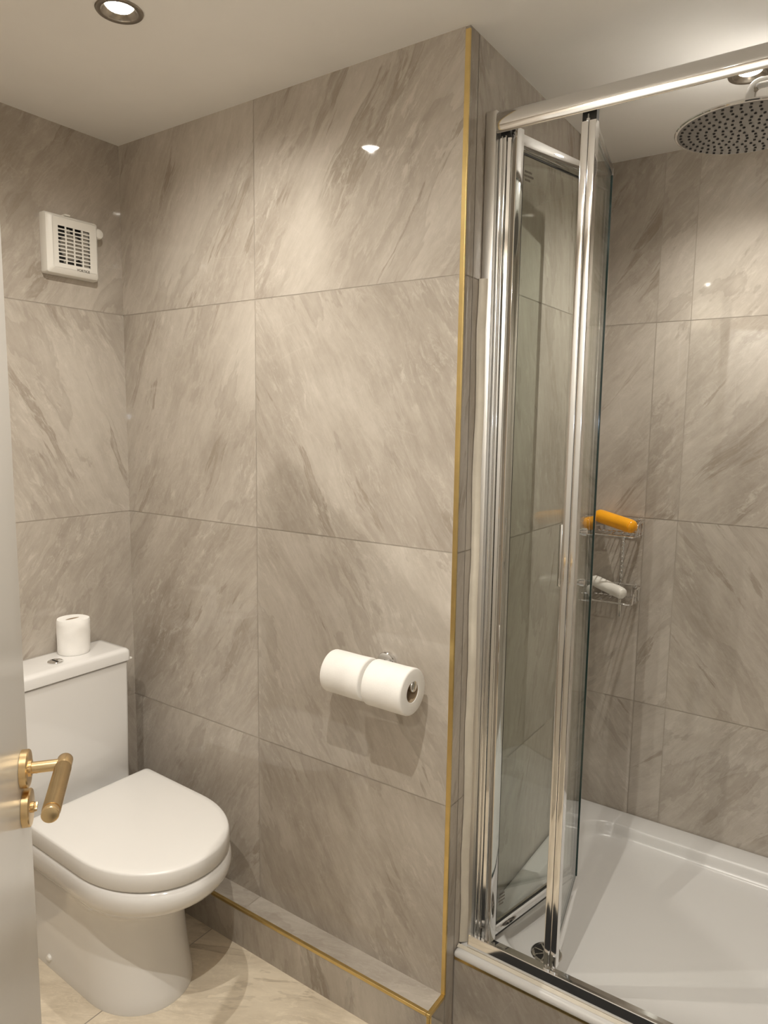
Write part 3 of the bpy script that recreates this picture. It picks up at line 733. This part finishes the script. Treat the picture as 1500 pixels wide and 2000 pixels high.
# pull handle: bar outside the leaf, round buttons inside
bm = bmesh.new()
hp = []
for z in (1.250, 1.135):
    p = pB + dB*0.075; p.z = z; hp.append(p)
    lathe(bm, p+nB*0.0028, nB, [(0, .0085), (.003, .0085), (.0035, .0065), (.010, .0065), (.0110, .0088), (.0205, .0088), (.0225, .006)], 28)
    lathe(bm, p-nB*0.0028, -nB, [(0, .0085), (.003, .0085), (.0035, .0062), (.030, .0062)], 28)
cyl(bm, hp[0]-nB*0.030+Vector((0, 0, .014)), hp[1]-nB*0.030-Vector((0, 0, .014)), 0.0068, 24, bev=0.0012)
part(bm, 'handle', M['chrome'], gB, 30, 'chrome pull handle with two round buttons')

# ------------------------------------------------------------------ shower head on its arm
SX, SY, SZ, SR = 1.646, 0.362, 2.108, 0.145
sh = thing('overhead_shower', 'large round chrome overhead shower with dark nozzles on a curved arm', 'shower', (SX, SY, SZ))
bm = bmesh.new()
lathe(bm, (SX, SY, SZ), (0, 0, 1), [(0.0005, SR-.006), (.0012, SR-.0015), (.0035, SR), (.0065, SR-.0008), (.0085, SR-.006), (.0105, SR-.03), (.016, .040), (.026, .022), (.030, .016), (.042, .0155), (.043, .012)], 96, False, True)
part(bm, 'head_shell', M['chrome'], sh, 40)
bm = bmesh.new()
lathe(bm, (SX, SY, SZ), (0, 0, 1), [(0.0004, SR-.0055), (0.0002, SR-.008), (0.0002, .001)], 96, False, True)
k = 0
for rg in range(1, 9):
    r = rg*0.0165
    cnt = 6*rg
    for i in range(cnt):
        a = 2*PI*i/cnt + 0.12*rg
        px, py = SX+r*math.cos(a), SY+r*math.sin(a)
        lathe(bm, (px, py, SZ+0.0002), (0, 0, -1), [(0, .0029), (.0016, .0025), (.0019, .0015)], 8, False, True, mi=1)
part(bm, 'spray_face', [M['head_face'], M['black']], sh, 40)
bm = bmesh.new()
tube(bm, fillet([(SX, SY, SZ+0.040), (SX, SY, SZ+0.088), (AX-0.004, SY, SZ+0.088)], 0.055, 12), 0.0108, 20)
part(bm, 'arm', M['chrome'], sh, 40)
bm = bmesh.new(); lathe(bm, (AX-0.0006, SY, SZ+0.088), (-1, 0, 0), [(0, .030), (.004, .030), (.008, .026), (.010, .0112)], 40); part(bm, 'wall_flange', M['chrome'], sh, 30)

# ------------------------------------------------------------------ wire shelf in the shower with two bottles
cad = thing('shower_caddy', 'two-tier chrome wire shelf on the shower wall near the corner', 'shower shelf', (1.28, D, 0.9))
cx0, cx1, cyb, cyf = 1.190, 1.346, D-0.006, 0.806
def tier(zb, zr):
    bm = bmesh.new(); r = 0.0027
    tube(bm, fillet([(cx0+.002, cyf+.010, zb), (cx0, cyf+.022, zr), (cx0, cyb, zr), (cx1, cyb, zr), (cx1, cyf+.022, zr), (cx1-.002, cyf+.010, zb)], .016, 5), r, 8)
    tube(bm, fillet([(cx0+.006, cyb, zb), (cx1-.006, cyb, zb), (cx1-.006, cyf+.006, zb), (cx0+.006, cyf+.006, zb)], .02, 5, True), r, 8, True)
    for i in range(1, 9):
        x = cx0+.006 + (cx1-cx0-.012)*i/9; tube(bm, [(x, cyb, zb+.001), (x, cyf+.006, zb+.001)], .0017, 6)
    for (x, y) in ((cx1-.002, cyb-.025), (cx1-.002, cyf+.05), (cx0+.002, cyb-.025), (cx0+.002, cyf+.05), (cx1-.03, cyb), (cx0+.03, cyb)):
        tube(bm, [(x, y, zb), (x, y, zr)], .0015, 6)
    for x in (cx0+.022, cx1-.022):
        lathe(bm, (x, cyb+.0052, zr-.002), (0, -1, 0), [(0, .007), (.004, .007), (.0055, .004)], 16)
    return bm
part(tier(1.150, 1.192), 'basket', M['chrome'], cad, 40)
part(tier(0.940, 0.982), 'basket', M['chrome'], cad, 40)
bm = bmesh.new(); box(bm, 1.2735, 1.2825, D-0.0030, D-0.0012, 0.872, 1.190, 0.0006)
for k in range(9): lathe(bm, (1.278, D-0.003, 1.120-0.016*k), (0, -1, 0), [(0, .0042), (.0022, .003), (.003, .0012)], 12)
part(bm, 'hanging_strip', M['chrome'], cad, 30)
def bottle(name, a, b, r, mat, label, cap):
    a, b = Vector(a), Vector(b); ln = (b-a).length
    t = thing(name, label, 'bottle', tuple(a))
    bm = bmesh.new()
    lathe(bm, a, b-a, [(0, r*.45), (.004, r*.75), (.012, r*.95), (.022, r), (ln*.80, r), (ln*.90, r*.985), (ln-.010, r*.94), (ln-.009, r*.86)], 36)
    part(bm, 'body', mat, t, 50)
    bm = bmesh.new(); d = (b-a).normalized(); lathe(bm, a+d*(ln-.0088), d, [(0, r*.86), (.001, r*.92), (.004, r*.86), (.007, r*.68), (.0088, r*.3)], 32); part(bm, 'cap', cap, t, 40)
    return t
bottle('shampoo_bottle', (1.196, 0.892, 1.2010), (1.336, 0.824, 1.1800), 0.0215, M['orange'], 'orange bottle lying tilted on the upper wire shelf', M['orange'])
bottle('shampoo_bottle', (1.194, 0.890, 0.9880), (1.316, 0.826, 0.9680), 0.0190, M['bottle_white'], 'cream white bottle lying tilted on the lower wire shelf', M['bottle_white'])

# ------------------------------------------------------------------ dark mat in front of the shower (seen mirrored in the chrome)
bm = bmesh.new()
loft(bm, [rrect(1.13, 1.78, -0.42, -0.02, z, (r,)*4) for z, r in ((.0008, .08), (.008, .08), (.011, .075))])
o = finish(bm, 'bath_mat', M['mat'], None, 40); o['label'] = 'black bath mat with rounded corners on the floor before the shower'; o['category'] = 'bath mat'
